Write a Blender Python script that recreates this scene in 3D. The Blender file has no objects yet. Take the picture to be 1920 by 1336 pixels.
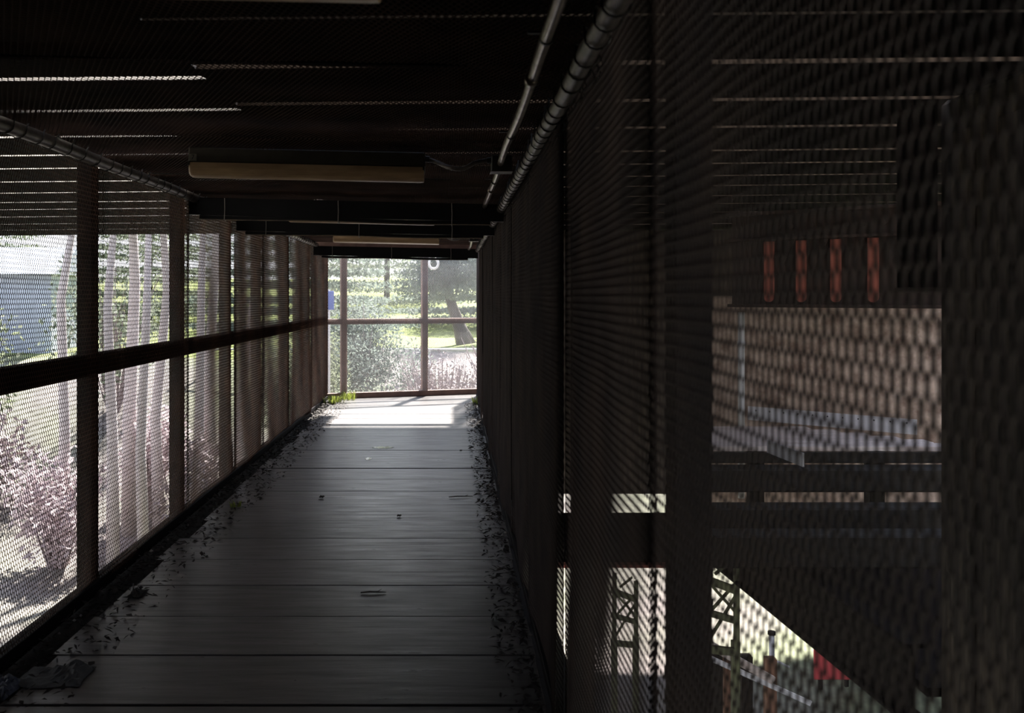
import bpy, math, random
import numpy as np
from mathutils import Vector, Matrix

random.seed(7)
RNG = np.random.default_rng(11)
scene = bpy.context.scene
COL = scene.collection
EYE = 1.65
FPX = 1780.0
VX, VY = 847.0, 556.0


def P(x, y, d):
    """point at forward distance d that the photograph shows at pixel x, y"""
    return Vector(((x - VX) / FPX * d, d, EYE + (VY - y) / FPX * d))


# ------------------------------------------------------------------ materials
def new_mat(name):
    m = bpy.data.materials.new(name)
    m.use_nodes = True
    nt = m.node_tree
    b = nt.nodes['Principled BSDF']
    return m, nt, b


def mat(name, c1, c2=None, scale=6.0, rough=0.7, metal=0.0, bump=0.0, stretch=(1, 1, 1), spec=0.5, detail=6.0, dist=0.0, bscale=None):
    m, nt, b = new_mat(name)
    b.inputs['Roughness'].default_value = rough
    b.inputs['Metallic'].default_value = metal
    b.inputs['Specular IOR Level'].default_value = spec
    if c2 is None:
        b.inputs['Base Color'].default_value = (*c1, 1)
        if not bump:
            return m
    tc = nt.nodes.new('ShaderNodeTexCoord')
    mp = nt.nodes.new('ShaderNodeMapping')
    mp.inputs['Scale'].default_value = stretch
    nt.links.new(tc.outputs['Object'], mp.inputs['Vector'])
    no = nt.nodes.new('ShaderNodeTexNoise')
    no.inputs['Scale'].default_value = scale
    no.inputs['Detail'].default_value = detail
    no.inputs['Distortion'].default_value = dist
    nt.links.new(mp.outputs['Vector'], no.inputs['Vector'])
    if c2 is not None:
        cr = nt.nodes.new('ShaderNodeValToRGB')
        cr.color_ramp.elements[0].position = 0.33
        cr.color_ramp.elements[1].position = 0.67
        cr.color_ramp.elements[0].color = (*c1, 1)
        cr.color_ramp.elements[1].color = (*c2, 1)
        nt.links.new(no.outputs['Fac'], cr.inputs['Fac'])
        nt.links.new(cr.outputs['Color'], b.inputs['Base Color'])
    if bump:
        n2 = no
        if bscale:
            n2 = nt.nodes.new('ShaderNodeTexNoise')
            n2.inputs['Scale'].default_value = bscale
            n2.inputs['Detail'].default_value = 6
            nt.links.new(mp.outputs['Vector'], n2.inputs['Vector'])
        bp = nt.nodes.new('ShaderNodeBump')
        bp.inputs['Strength'].default_value = bump
        bp.inputs['Distance'].default_value = 0.02
        nt.links.new(n2.outputs['Fac'], bp.inputs['Height'])
        nt.links.new(bp.outputs['Normal'], b.inputs['Normal'])
    return m


M = {}
M['mesh_wall'] = mat('brown_painted_expanded_metal', (0.085, 0.044, 0.030), (0.037, 0.024, 0.020), 3.0, 0.5, spec=0.14)
M['mesh_right'] = mat('grey_brown_expanded_metal', (0.052, 0.038, 0.034), (0.026, 0.021, 0.022), 3.0, 0.5, spec=0.16)
M['mesh_ceiling'] = mat('dark_expanded_metal', (0.060, 0.036, 0.029), (0.026, 0.019, 0.018), 3.0, 0.8, spec=0.02)
M['mesh_end'] = mat('galvanised_expanded_metal', (0.60, 0.59, 0.59), (0.50, 0.48, 0.47), 4.0, 0.5)
M['post'] = mat('dark_painted_steel', (0.006, 0.004, 0.005), (0.004, 0.003, 0.004), 5.0, 0.7, spec=0.05)
M['brown_steel'] = mat('red_brown_painted_steel', (0.20, 0.115, 0.09), (0.13, 0.075, 0.06), 9.0, 0.6)
M['black'] = mat('black_painted_steel', (0.006, 0.006, 0.008), (0.003, 0.003, 0.004), 5.0, 0.55, spec=0.2)
M['lit_edge'] = mat('lit_beam_edge', (0.16, 0.12, 0.08), (0.07, 0.055, 0.045), 14.0, 0.45)  # light on the lower beam edge, put in as a paler colour
M['wire'] = mat('dark_tie_wire', (0.03, 0.028, 0.027), None, rough=0.5, metal=0.3)
M['pale_wire'] = mat('pale_tie_wire', (0.22, 0.2, 0.18), None, rough=0.5)
M['pipe'] = mat('weathered_grey_pipe', (0.15, 0.125, 0.115), (0.07, 0.057, 0.053), 22.0, 0.42, metal=0.35)
M['conduit'] = mat('galvanised_conduit', (0.30, 0.255, 0.23), (0.10, 0.066, 0.05), 14.0, 0.28, metal=0.75)
M['box'] = mat('junction_box_metal', (0.035, 0.032, 0.03), (0.02, 0.018, 0.018), 12.0, 0.5)
M['housing'] = mat('grimy_fixture_housing', (0.058, 0.049, 0.039), (0.036, 0.030, 0.024), 9.0, 0.6, spec=0.25)
M['lens'] = mat('yellowed_fixture_diffuser', (0.46, 0.305, 0.175), (0.32, 0.20, 0.115), 6.0, 0.4, stretch=(1, 4, 4))
M['tag'] = mat('tag_plate', (0.16, 0.145, 0.12), None, rough=0.6)
M['ink'] = mat('tag_ink', (0.01, 0.01, 0.01), None, rough=0.7)
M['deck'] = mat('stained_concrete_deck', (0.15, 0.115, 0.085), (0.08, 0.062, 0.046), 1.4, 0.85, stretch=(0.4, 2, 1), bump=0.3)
M['deck_under'] = mat('shade_dark_deck_soffit', (0.006, 0.005, 0.005), (0.003, 0.003, 0.003), 1.5, 0.95, spec=0.02)  # shade under the deck put into the colour
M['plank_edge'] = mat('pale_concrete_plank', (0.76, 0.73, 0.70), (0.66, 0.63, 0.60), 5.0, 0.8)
M['slab'] = mat('dark_edge_slab', (0.03, 0.026, 0.024), (0.016, 0.014, 0.013), 8.0, 0.95)
M['rust'] = mat('rusty_dark_girder', (0.05, 0.027, 0.02), (0.02, 0.013, 0.011), 5.0, 0.75, bump=0.3)
M['rust_red'] = mat('red_oxide_paint', (0.42, 0.12, 0.085), (0.28, 0.085, 0.06), 8.0, 0.6)
M['timber'] = mat('dark_creosoted_timber', (0.018, 0.013, 0.009), (0.009, 0.007, 0.005), 3.0, 0.85, stretch=(0.5, 6, 6), bump=0.4)
M['board'] = mat('pale_weathered_boards', (0.78, 0.68, 0.63), (0.60, 0.48, 0.43), 5.0, 0.75, stretch=(0.6, 6, 6), bump=0.3)
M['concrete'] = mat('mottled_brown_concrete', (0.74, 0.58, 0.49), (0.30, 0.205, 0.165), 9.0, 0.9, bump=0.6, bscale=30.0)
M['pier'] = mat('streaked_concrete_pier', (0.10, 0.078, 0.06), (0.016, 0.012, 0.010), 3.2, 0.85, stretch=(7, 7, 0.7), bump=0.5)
M['galv'] = mat('pale_galvanised_steel', (0.82, 0.82, 0.87), (0.70, 0.70, 0.75), 9.0, 0.45, metal=0.2)
M['white'] = mat('white_paint', (0.8, 0.8, 0.8), (0.7, 0.7, 0.7), 6.0, 0.5)
M['green_steel'] = mat('green_lichened_steel', (0.22, 0.24, 0.13), (0.13, 0.14, 0.09), 9.0, 0.7)
M['orange_wood'] = mat('orange_brown_posts', (0.35, 0.18, 0.11), (0.22, 0.12, 0.08), 9.0, 0.8)
M['blue_sign'] = mat('blue_sign_face', (0.10, 0.16, 0.45), None, rough=0.4)
M['red_sign'] = mat('red_panel_paint', (0.75, 0.10, 0.11), (0.65, 0.085, 0.09), 4.0, 0.5)
M['blue_grey'] = mat('blue_grey_cladding', (0.40, 0.445, 0.53), (0.34, 0.385, 0.46), 4.0, 0.7)
M['bark'] = mat('dark_bark', (0.10, 0.085, 0.08), (0.055, 0.048, 0.045), 9.0, 0.9, stretch=(3, 3, 0.5), bump=0.6)
M['birch'] = mat('pale_pinkish_bark', (0.66, 0.60, 0.60), (0.50, 0.44, 0.44), 3.0, 0.8, stretch=(1, 1, 4))
M['needle'] = mat('grey_green_needles', (0.20, 0.235, 0.205), (0.115, 0.145, 0.13), 0.9, 0.7)
M['needle_light'] = mat('pale_green_foliage', (0.24, 0.265, 0.20), (0.15, 0.18, 0.14), 1.2, 0.7)
M['leaf_green'] = mat('mid_green_leaves', (0.21, 0.235, 0.15), (0.13, 0.155, 0.105), 1.5, 0.7)
M['twig'] = mat('pinkish_twigs', (0.38, 0.32, 0.33), (0.27, 0.225, 0.23), 2.0, 0.8)
M['blossom'] = mat('pink_blossom', (0.62, 0.53, 0.55), (0.50, 0.42, 0.44), 2.0, 0.8)
M['tuft'] = mat('yellow_green_grass_blades', (0.26, 0.30, 0.06), (0.16, 0.20, 0.04), 40.0, 0.6)
M['litter'] = mat('dark_leaf_litter', (0.032, 0.022, 0.017), (0.010, 0.008, 0.007), 20.0, 0.85)
M['chips'] = mat('pale_stone_chips', (0.4, 0.37, 0.34), (0.2, 0.18, 0.17), 30.0, 0.8)
M['paper'] = mat('shade_dimmed_paper', (0.10, 0.10, 0.097), (0.07, 0.07, 0.068), 6.0, 0.8)  # white paper darkened, the corner's shade put into the colour
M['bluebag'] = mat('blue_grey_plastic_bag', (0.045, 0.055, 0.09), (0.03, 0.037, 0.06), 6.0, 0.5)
M['blocker'] = mat('dark_light_blocker', (0.03, 0.028, 0.026), None, rough=0.9)  # plain dark surface of the added light-blocking walls


def floor_material():
    m, nt, b = new_mat('worn_concrete_planks')
    N, L = nt.nodes, nt.links
    tc = N.new('ShaderNodeTexCoord')
    sep = N.new('ShaderNodeSeparateXYZ')
    L.new(tc.outputs['Object'], sep.inputs[0])
    a = N.new('ShaderNodeMath'); a.operation = 'SUBTRACT'; a.inputs[1].default_value = 4.37
    L.new(sep.outputs['Y'], a.inputs[0])
    d = N.new('ShaderNodeMath'); d.operation = 'DIVIDE'; d.inputs[1].default_value = 0.53
    L.new(a.outputs[0], d.inputs[0])
    fl = N.new('ShaderNodeMath'); fl.operation = 'FLOOR'
    L.new(d.outputs[0], fl.inputs[0])
    wn = N.new('ShaderNodeTexWhiteNoise'); wn.noise_dimensions = '1D'
    L.new(fl.outputs[0], wn.inputs['W'])
    mp = N.new('ShaderNodeMapping'); mp.inputs['Scale'].default_value = (0.7, 6, 1)
    L.new(tc.outputs['Object'], mp.inputs['Vector'])
    n1 = N.new('ShaderNodeTexNoise'); n1.inputs['Scale'].default_value = 3.0; n1.inputs['Detail'].default_value = 9; n1.inputs['Roughness'].default_value = 0.65
    L.new(mp.outputs['Vector'], n1.inputs['Vector'])
    n2 = N.new('ShaderNodeTexNoise'); n2.inputs['Scale'].default_value = 1.1; n2.inputs['Detail'].default_value = 3
    L.new(tc.outputs['Object'], n2.inputs['Vector'])
    cr = N.new('ShaderNodeValToRGB')
    cr.color_ramp.elements[0].position = 0.30; cr.color_ramp.elements[0].color = (0.036, 0.029, 0.028, 1)
    cr.color_ramp.elements[1].position = 0.72; cr.color_ramp.elements[1].color = (0.14, 0.127, 0.127, 1)
    L.new(n1.outputs['Fac'], cr.inputs['Fac'])
    mr = N.new('ShaderNodeMapRange'); mr.inputs[3].default_value = 0.62; mr.inputs[4].default_value = 1.2
    L.new(wn.outputs['Value'], mr.inputs[0])
    mr2 = N.new('ShaderNodeMapRange'); mr2.inputs[1].default_value = 0.3; mr2.inputs[2].default_value = 0.7; mr2.inputs[3].default_value = 0.7; mr2.inputs[4].default_value = 1.15
    L.new(n2.outputs['Fac'], mr2.inputs[0])
    mu = N.new('ShaderNodeMath'); mu.operation = 'MULTIPLY'
    L.new(mr.outputs[0], mu.inputs[0]); L.new(mr2.outputs[0], mu.inputs[1])
    mx = N.new('ShaderNodeVectorMath'); mx.operation = 'SCALE'
    L.new(cr.outputs['Color'], mx.inputs[0]); L.new(mu.outputs[0], mx.inputs['Scale'])
    L.new(mx.outputs[0], b.inputs['Base Color'])
    rr = N.new('ShaderNodeMapRange'); rr.inputs[1].default_value = 0.3; rr.inputs[2].default_value = 0.7; rr.inputs[3].default_value = 0.44; rr.inputs[4].default_value = 0.26
    L.new(n1.outputs['Fac'], rr.inputs[0]); L.new(rr.outputs[0], b.inputs['Roughness']); b.inputs['Specular IOR Level'].default_value = 0.8
    bp = N.new('ShaderNodeBump'); bp.inputs['Strength'].default_value = 0.35; bp.inputs['Distance'].default_value = 0.006
    L.new(n1.outputs['Fac'], bp.inputs['Height']); L.new(bp.outputs['Normal'], b.inputs['Normal'])
    return m


def ground_material():
    m, nt, b = new_mat('dry_grass_and_earth')
    N, L = nt.nodes, nt.links
    tc = N.new('ShaderNodeTexCoord')
    n1 = N.new('ShaderNodeTexNoise'); n1.inputs['Scale'].default_value = 0.22; n1.inputs['Detail'].default_value = 4
    n2 = N.new('ShaderNodeTexNoise'); n2.inputs['Scale'].default_value = 5.0; n2.inputs['Detail'].default_value = 8
    L.new(tc.outputs['Object'], n1.inputs['Vector']); L.new(tc.outputs['Object'], n2.inputs['Vector'])
    cr = N.new('ShaderNodeValToRGB')
    e = cr.color_ramp.elements
    e[0].position = 0.36; e[0].color = (0.20, 0.168, 0.165, 1)
    e[1].position = 0.6; e[1].color = (0.155, 0.17, 0.10, 1)
    x = e.new(0.48); x.color = (0.18, 0.168, 0.14, 1)
    L.new(n1.outputs['Fac'], cr.inputs['Fac'])
    sy_ = N.new('ShaderNodeSeparateXYZ'); L.new(tc.outputs['Object'], sy_.inputs[0])
    wob = N.new('ShaderNodeMath'); wob.operation = 'MULTIPLY_ADD'; wob.inputs[1].default_value = 6.0
    L.new(n1.outputs['Fac'], wob.inputs[0]); L.new(sy_.outputs['Y'], wob.inputs[2])
    lw = N.new('ShaderNodeMapRange'); lw.inputs[1].default_value = 29.0; lw.inputs[2].default_value = 31.0
    L.new(wob.outputs[0], lw.inputs[0])
    lawn = N.new('ShaderNodeMix'); lawn.data_type = 'RGBA'
    lawn.inputs['B'].default_value = (0.15, 0.185, 0.035, 1)
    L.new(lw.outputs[0], lawn.inputs['Factor']); L.new(cr.outputs['Color'], lawn.inputs['A'])
    mr = N.new('ShaderNodeMapRange'); mr.inputs[1].default_value = 0.3; mr.inputs[2].default_value = 0.7; mr.inputs[3].default_value = 0.55; mr.inputs[4].default_value = 1.2
    L.new(n2.outputs['Fac'], mr.inputs[0])
    mx = N.new('ShaderNodeVectorMath'); mx.operation = 'SCALE'
    L.new(lawn.outputs['Result'], mx.inputs[0]); L.new(mr.outputs[0], mx.inputs['Scale'])
    L.new(mx.outputs[0], b.inputs['Base Color'])
    b.inputs['Roughness'].default_value = 0.9
    return m


def leafy(name, base):
    """thin leaf: half of the light it does not absorb passes through"""
    m = M[base]
    nt = m.node_tree
    b = nt.nodes['Principled BSDF']
    src = b.inputs['Base Color'].links[0].from_socket
    tr = nt.nodes.new('ShaderNodeBsdfTranslucent')
    nt.links.new(src, tr.inputs['Color'])
    mx = nt.nodes.new('ShaderNodeMixShader')
    mx.inputs[0].default_value = 0.5
    nt.links.new(b.outputs[0], mx.inputs[1])
    nt.links.new(tr.outputs[0], mx.inputs[2])
    nt.links.new(mx.outputs[0], nt.nodes['Material Output'].inputs['Surface'])


for k_ in ('needle', 'needle_light', 'leaf_green', 'blossom', 'tuft'):
    leafy(k_, k_)
M['floor'] = floor_material()
M['ground'] = ground_material()


# ------------------------------------------------------------------ builders
class MB:
    """collects boxes, tubes and loose faces for ONE mesh object"""

    def __init__(self):
        self.v, self.f = [], []

    def add(self, verts, faces):
        o = len(self.v)
        self.v += [tuple(p) for p in verts]
        self.f += [tuple(i + o for i in q) for q in faces]
        return self

    def box(self, lo, hi, mtx=None, bev=0.0):
        x0, y0, z0 = lo
        x1, y1, z1 = hi
        if bev <= 0:
            vs = [(x0, y0, z0), (x1, y0, z0), (x1, y1, z0), (x0, y1, z0), (x0, y0, z1), (x1, y0, z1), (x1, y1, z1), (x0, y1, z1)]
            fs = [(0, 3, 2, 1), (4, 5, 6, 7), (0, 1, 5, 4), (1, 2, 6, 5), (2, 3, 7, 6), (3, 0, 4, 7)]
        else:
            b = bev
            ring = [(x0 + b, y0), (x1 - b, y0), (x1, y0 + b), (x1, y1 - b), (x1 - b, y1), (x0 + b, y1), (x0, y1 - b), (x0, y0 + b)]
            inn = [(min(max(px, x0 + b), x1 - b), min(max(py, y0 + b), y1 - b)) for px, py in ring]
            vs, fs = [], []
            for z, rg in ((z0, inn), (z0 + b, ring), (z1 - b, ring), (z1, inn)):
                vs += [(px, py, z) for px, py in rg]
            for k in range(3):
                for i in range(8):
                    j = (i + 1) % 8
                    fs.append((k * 8 + i, k * 8 + j, k * 8 + 8 + j, k * 8 + 8 + i))
            fs.append(tuple(range(7, -1, -1)))
            fs.append(tuple(range(24, 32)))
        if mtx is not None:
            vs = [mtx @ Vector(p) for p in vs]
        return self.add(vs, fs)

    def tube(self, pts, r, seg=10, caps=True):
        pts = [Vector(p) for p in pts]
        n = len(pts)
        rs = r if isinstance(r, (list, tuple)) else [r] * n
        up = None
        vs, fs = [], []
        for i, p in enumerate(pts):
            t = (pts[min(i + 1, n - 1)] - pts[max(i - 1, 0)]).normalized()
            if up is None:
                up = Vector((0, 0, 1)) if abs(t.z) < 0.9 else Vector((1, 0, 0))
            s = t.cross(up).normalized()
            up = s.cross(t).normalized()
            for k in range(seg):
                a = 2 * math.pi * k / seg
                vs.append(p + (s * math.cos(a) + up * math.sin(a)) * rs[i])
        for i in range(n - 1):
            for k in range(seg):
                k2 = (k + 1) % seg
                fs.append((i * seg + k, i * seg + k2, (i + 1) * seg + k2, (i + 1) * seg + k))
        if caps:
            fs.append(tuple(range(seg - 1, -1, -1)))
            fs.append(tuple((n - 1) * seg + k for k in range(seg)))
        return self.add(vs, fs)

    def extrude(self, prof, axis_from, axis_to, side, up):
        """closed profile (a, b) pairs swept from one point to another; a along side, b along up"""
        A, B, S, U = Vector(axis_from), Vector(axis_to), Vector(side), Vector(up)
        n = len(prof)
        vs = [A + S * a + U * b for a, b in prof] + [B + S * a + U * b for a, b in prof]
        fs = [(i, (i + 1) % n, n + (i + 1) % n, n + i) for i in range(n)]
        fs.append(tuple(range(n - 1, -1, -1)))
        fs.append(tuple(range(n, 2 * n)))
        return self.add(vs, fs)

    def build(self, name, material, parent=None, smooth=False, loc=None):
        me = bpy.data.meshes.new(name)
        me.from_pydata(self.v, [], self.f)
        me.validate()
        if smooth:
            for p in me.polygons:
                p.use_smooth = True
        me.materials.append(material)
        return link(name, me, parent, loc)


def link(name, me, parent=None, loc=None):
    o = bpy.data.objects.new(name, me)
    COL.objects.link(o)
    if parent is not None:
        o.parent = parent
    if loc is not None:
        o.location = loc
    return o


def np_mesh(name, verts, quads, material, smooth=False):
    me = bpy.data.meshes.new(name)
    nv, nq, k = len(verts), len(quads), quads.shape[1]
    me.vertices.add(nv)
    me.vertices.foreach_set('co', verts.astype(np.float32).ravel())
    me.loops.add(nq * k)
    me.loops.foreach_set('vertex_index', quads.astype(np.int32).ravel())
    me.polygons.add(nq)
    me.polygons.foreach_set('loop_start', (np.arange(nq) * k).astype(np.int32))
    if smooth:
        me.polygons.foreach_set('use_smooth', np.ones(nq, dtype=bool))
    me.update(calc_edges=True)
    me.materials.append(material)
    return me


def tag(o, label=None, cat=None, group=None, kind=None):
    if label:
        o['label'] = label
    if cat:
        o['category'] = cat
    if group:
        o['group'] = group
    if kind:
        o['kind'] = kind
    return o


def empty(name, loc=(0, 0, 0), rz=0.0):
    o = bpy.data.objects.new(name, None)
    o.empty_display_size = 0.1
    COL.objects.link(o)
    o.location = loc
    o.rotation_euler = (0, 0, rz)
    return o


def copy_tree(o, parent=None):
    c = o.copy()
    COL.objects.link(c)
    if parent is not None:
        c.parent = parent
    for ch in list(o.children):
        copy_tree(ch, c)
    return c


# ------------------------------------------------------------------ expanded metal
SWD, LWD = 0.022, 0.047


def expanded(name, W, H, tilt, material, w=0.0045, t=0.0028, bulge=None, swd=SWD, lwd=LWD):
    """raised expanded metal sheet: local u (x) across the strands, v (y) along them, n (z) out of the sheet"""
    nr = int(W / (swd / 2))
    per = int(math.ceil(H / lwd))
    b = 0.105
    ph = np.array([-b, b, 0.5 - b, 0.5 + b])
    lev = (np.arange(per)[:, None] + ph[None, :]).ravel()
    tri = np.tile(np.array([1.0, 1.0, -1.0, -1.0]), per)
    v = np.clip(lev * lwd, 0, H)
    ca, sa = math.cos(tilt), math.sin(tilt)
    amp = swd / 4 - w * ca / 2
    j = np.arange(nr)
    uc = (j[:, None] + 0.5) * swd / 2 + amp * tri[None, :] * np.where(j % 2 == 0, 1, -1)[:, None]
    nc = -w / 2 * sa * tri[None, :] * np.where(j % 2 == 0, 1, -1)[:, None]
    cu = np.array([-w / 2 * ca + t / 2 * sa, w / 2 * ca + t / 2 * sa, w / 2 * ca - t / 2 * sa, -w / 2 * ca - t / 2 * sa])
    cn = np.array([-w / 2 * sa - t / 2 * ca, w / 2 * sa - t / 2 * ca, w / 2 * sa + t / 2 * ca, -w / 2 * sa + t / 2 * ca])
    nl = len(v)
    U = uc[:, :, None] + cu[None, None, :]
    V = np.broadcast_to(v[None, :, None], U.shape)
    Nn = nc[:, :, None] + cn[None, None, :]
    verts = np.stack([U, V, Nn], -1).reshape(-1, 3).copy()
    if bulge is not None:
        verts[:, 2] += bulge(verts[:, 0], verts[:, 1])
    base = (np.arange(nr)[:, None, None] * nl + np.arange(nl - 1)[None, :, None]) * 4
    k = np.arange(4)[None, None, :]
    k2 = (k + 1) % 4
    q = np.stack([base + k, base + k2, base + 4 + k2, base + 4 + k], -1).reshape(-1, 4)
    return np_mesh(name, verts, q, material)


def place_sheet(o, origin, u, v, n):
    m = Matrix(((u[0], v[0], n[0], origin[0]), (u[1], v[1], n[1], origin[1]), (u[2], v[2], n[2], origin[2]), (0, 0, 0, 1)))
    o.matrix_world = m


# ================================================================== WALKWAY
XL, XR = -2.0, 0.41
Y0, YEND = -6.0, 15.6
T_LEFT, T_RIGHT = math.radians(24), math.radians(13)

# ---- floor
fl = MB()
y = 4.37 - 0.53 * 20
while y < 15.3:
    dz = random.uniform(-0.004, 0.003)
    x0 = -1.83 + random.uniform(-0.035, 0.03)
    x1 = 0.385 + random.uniform(-0.03, 0.015)
    fl.box((x0, y + 0.004, -0.05), (x1, y + 0.526, dz), bev=0.004)
    y += 0.53
# last pieces fill up to the oblique fence at the turn
fl.box((-2.15, 15.50 - 0.53 + 0.004, -0.05), (0.6, 16.3, -0.003), bev=0.004)
floor = fl.build('floor', M['floor'])
tag(floor, 'worn grey concrete plank floor of the covered walkway', kind='structure')
sb = MB()
sb.box((-2.12, Y0, -0.30), (0.54, 16.3, -0.052))
s = sb.build('floor_edge', M['slab'])
tag(s, 'dark slab edge under the plank floor', kind='structure')

# ---- left wall
L_FAR = [-2.3, -0.75, 0.8, 2.35, 3.9, 5.44, 7.19, 8.70, 10.06, 11.67, 13.5, 15.35]
wl = empty('wall_left', (XL, 0, 0))
tag(wl, 'left mesh wall of the walkway, brown expanded metal on dark posts', kind='structure')
HW = 2.43


def bul(a, b_, c, ph):
    return lambda u, v: np.clip(np.minimum(u, 1.518 - u) / 0.15, 0.08, 1) * (a * np.sin(u * 2.1 + ph) * np.sin(v / HW * math.pi) + b_ * np.exp(-v / 0.45) * np.cos(u * 4.1 + ph) + c * np.sin(u * 9.0 + v * 1.3 + ph))


sheets_l = [expanded('left_sheet_mesh', 1.52, HW - 0.03, T_LEFT, M['mesh_wall'], t=0.0029, bulge=bul(0.012, 0.010, 0.0025, p)) for p in (0.3, 2.0, 4.4)]
sheets_r = [expanded('right_sheet_mesh', 1.52, HW - 0.03, T_RIGHT, M['mesh_right'], t=0.0026, bulge=bul(0.010, 0.016, 0.0025, p)) for p in (0.9, 2.9, 5.2)]
bays_l = [-6.0, -4.0] + L_FAR
for i in range(len(bays_l) - 1):
    a, b = bays_l[i], bays_l[i + 1]
    o = link('mesh_panel', sheets_l[i % 3], None)
    sy = (b - a + 0.03) / 1.52
    place_sheet(o, (XL + (0.006 if i % 2 else -0.002), a - 0.015, 0.03), (0, sy, 0), (0, 0, 1), (-1, 0, 0))
    o.parent = wl
    o.matrix_parent_inverse = wl.matrix_world.inverted() if False else Matrix.Translation((-XL, 0, 0))
PS = 0.09
for yf in L_FAR:
    mb = MB()
    mb.box((XL - 0.022 - PS, yf - 0.10, -0.05), (XL - 0.022, yf, 2.44), bev=0.006)
    o = mb.build('post', M['post'], wl)
    o.matrix_parent_inverse = Matrix.Translation((-XL, 0, 0))
mb = MB()
mb.box((XL - 0.10, Y0, 1.205), (XL - 0.022, YEND - 0.2, 1.325), bev=0.005)
o = mb.build('mid_rail', M['post'], wl)
o.matrix_parent_inverse = Matrix.Translation((-XL, 0, 0))
mb = MB()
mb.box((XL - 0.018, Y0, 0.0), (XL + 0.012, YEND - 0.25, 0.055), bev=0.004)
mb.box((XL - 0.06, Y0, -0.045), (XL - 0.018, YEND - 0.25, 0.055), bev=0.004)
o = mb.build('bottom_rail', M['post'], wl)
o.matrix_parent_inverse = Matrix.Translation((-XL, 0, 0))

# ---- right wall
wr = empty('wall_right', (XR, 0, 0))
tag(wr, 'right mesh wall of the walkway, dark expanded metal close beside the viewer', kind='structure')
R_FAR = [1.93 + 1.524 * k for k in range(-4, 10)]
bays_r = [-6.0] + R_FAR[:-1] + [15.75]
for i in range(len(bays_r) - 1):
    a, b = bays_r[i], bays_r[i + 1]
    o = link('mesh_panel', sheets_r[(i * 2 + 1) % 3], None)
    sy = (b - a + 0.03) / 1.52
    place_sheet(o, (XR + (0.004 if i % 2 else -0.004), a - 0.015, 0.02), (0, sy, 0), (0, 0, 1), (1, 0, 0))
    o.parent = wr
    o.matrix_parent_inverse = Matrix.Translation((-XR, 0, 0))
for yf in R_FAR:
    if yf > 15.6:
        continue
    mb = MB()
    mb.box((XR + 0.022, yf - 0.08, -0.05), (XR + 0.10, yf, 2.38), bev=0.006)
    o = mb.build('post', M['post'], wr)
    o.matrix_parent_inverse = Matrix.Translation((-XR, 0, 0))
mb = MB()
mb.box((XR - 0.010, Y0, 0.0), (XR + 0.018, 15.7, 0.045), bev=0.004)
o = mb.build('bottom_rail', M['post'], wr)
o.matrix_parent_inverse = Matrix.Translation((-XR, 0, 0))

# ---- ceiling: sheets of expanded metal, strands along the walkway, falling a little to the right
cl = empty('ceiling', (0, 0, 0))
tag(cl, 'dark expanded metal ceiling of the walkway', kind='structure')
ZCL, SLOPE = EYE + 0.800, -0.0222
CW = XR - XL - 0.01
sag = [lambda u, v, p=p: 0.010 * np.sin(v / 1.55 * math.pi) + 0.004 * np.sin(u * 5 + p) + 0.002 * np.sin(u * 17 + v * 5 + p) for p in (0.0, 2.2)]
sheets_c = [expanded('ceiling_sheet_mesh', CW, 1.55, math.radians(25), M['mesh_ceiling'], bulge=sg) for sg in sag]
ca, sa = math.cos(math.atan(SLOPE)), math.sin(math.atan(SLOPE))
yy = -6.0
i = 0
while yy < 13.6:
    o = link('mesh_panel', sheets_c[i % 2], None)
    L_ = min(1.53, 13.9 - yy)
    place_sheet(o, (XL + 0.005, yy, ZCL + (0.004 if i % 2 else 0)), (ca, 0, sa), (0, L_ / 1.55, 0), (sa, 0, -ca))
    o.parent = cl
    yy += 1.52
    i += 1
for yb in [-4.4 + 1.52 * k for k in range(12)]:
    mb = MB()
    mb.extrude([(-0.02, 0), (0.02, 0), (0.02, 0.05), (-0.02, 0.05)], (XL, yb, ZCL + 0.016), (XR, yb, ZCL + SLOPE * CW + 0.016), (0, 1, 0), (0, 0, 1))
    mb.build('purlin', M['post'], cl)

# added unseen wall, blocks light from the left beside and behind the viewer
mb = MB()
mb.box((-2.75, -9.0, -3.9), (-2.35, 3.9, 2.64))
tag(mb.build('wall_shade_left', M['blocker']), 'added unseen wall blocking light outside the left mesh beside the viewer', kind='structure')
mb = MB()
mb.extrude([(0, -0.085), (0.03, -0.085), (0.03, 0.02), (0, 0.02)], (XL, 13.88, ZCL), (XR, 13.88, ZCL + SLOPE * CW), (0, 1, 0), (0, 0, 1))  # added to cover a strip of bright sky above the last beam
tag(mb.build('trim_1', M['brown_steel']), 'added brown board hiding the bright sky gap at the far end of the ceiling', kind='structure')
# added unseen end wall, stops light entering from behind the viewer
mb = MB()
mb.box((-2.1, Y0 - 0.12, -0.3), (0.54, Y0 - 0.02, 2.6))
tag(mb.build('wall_shade_back', M['blocker']), 'added unseen wall blocking light from behind the viewer', kind='structure')

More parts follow.
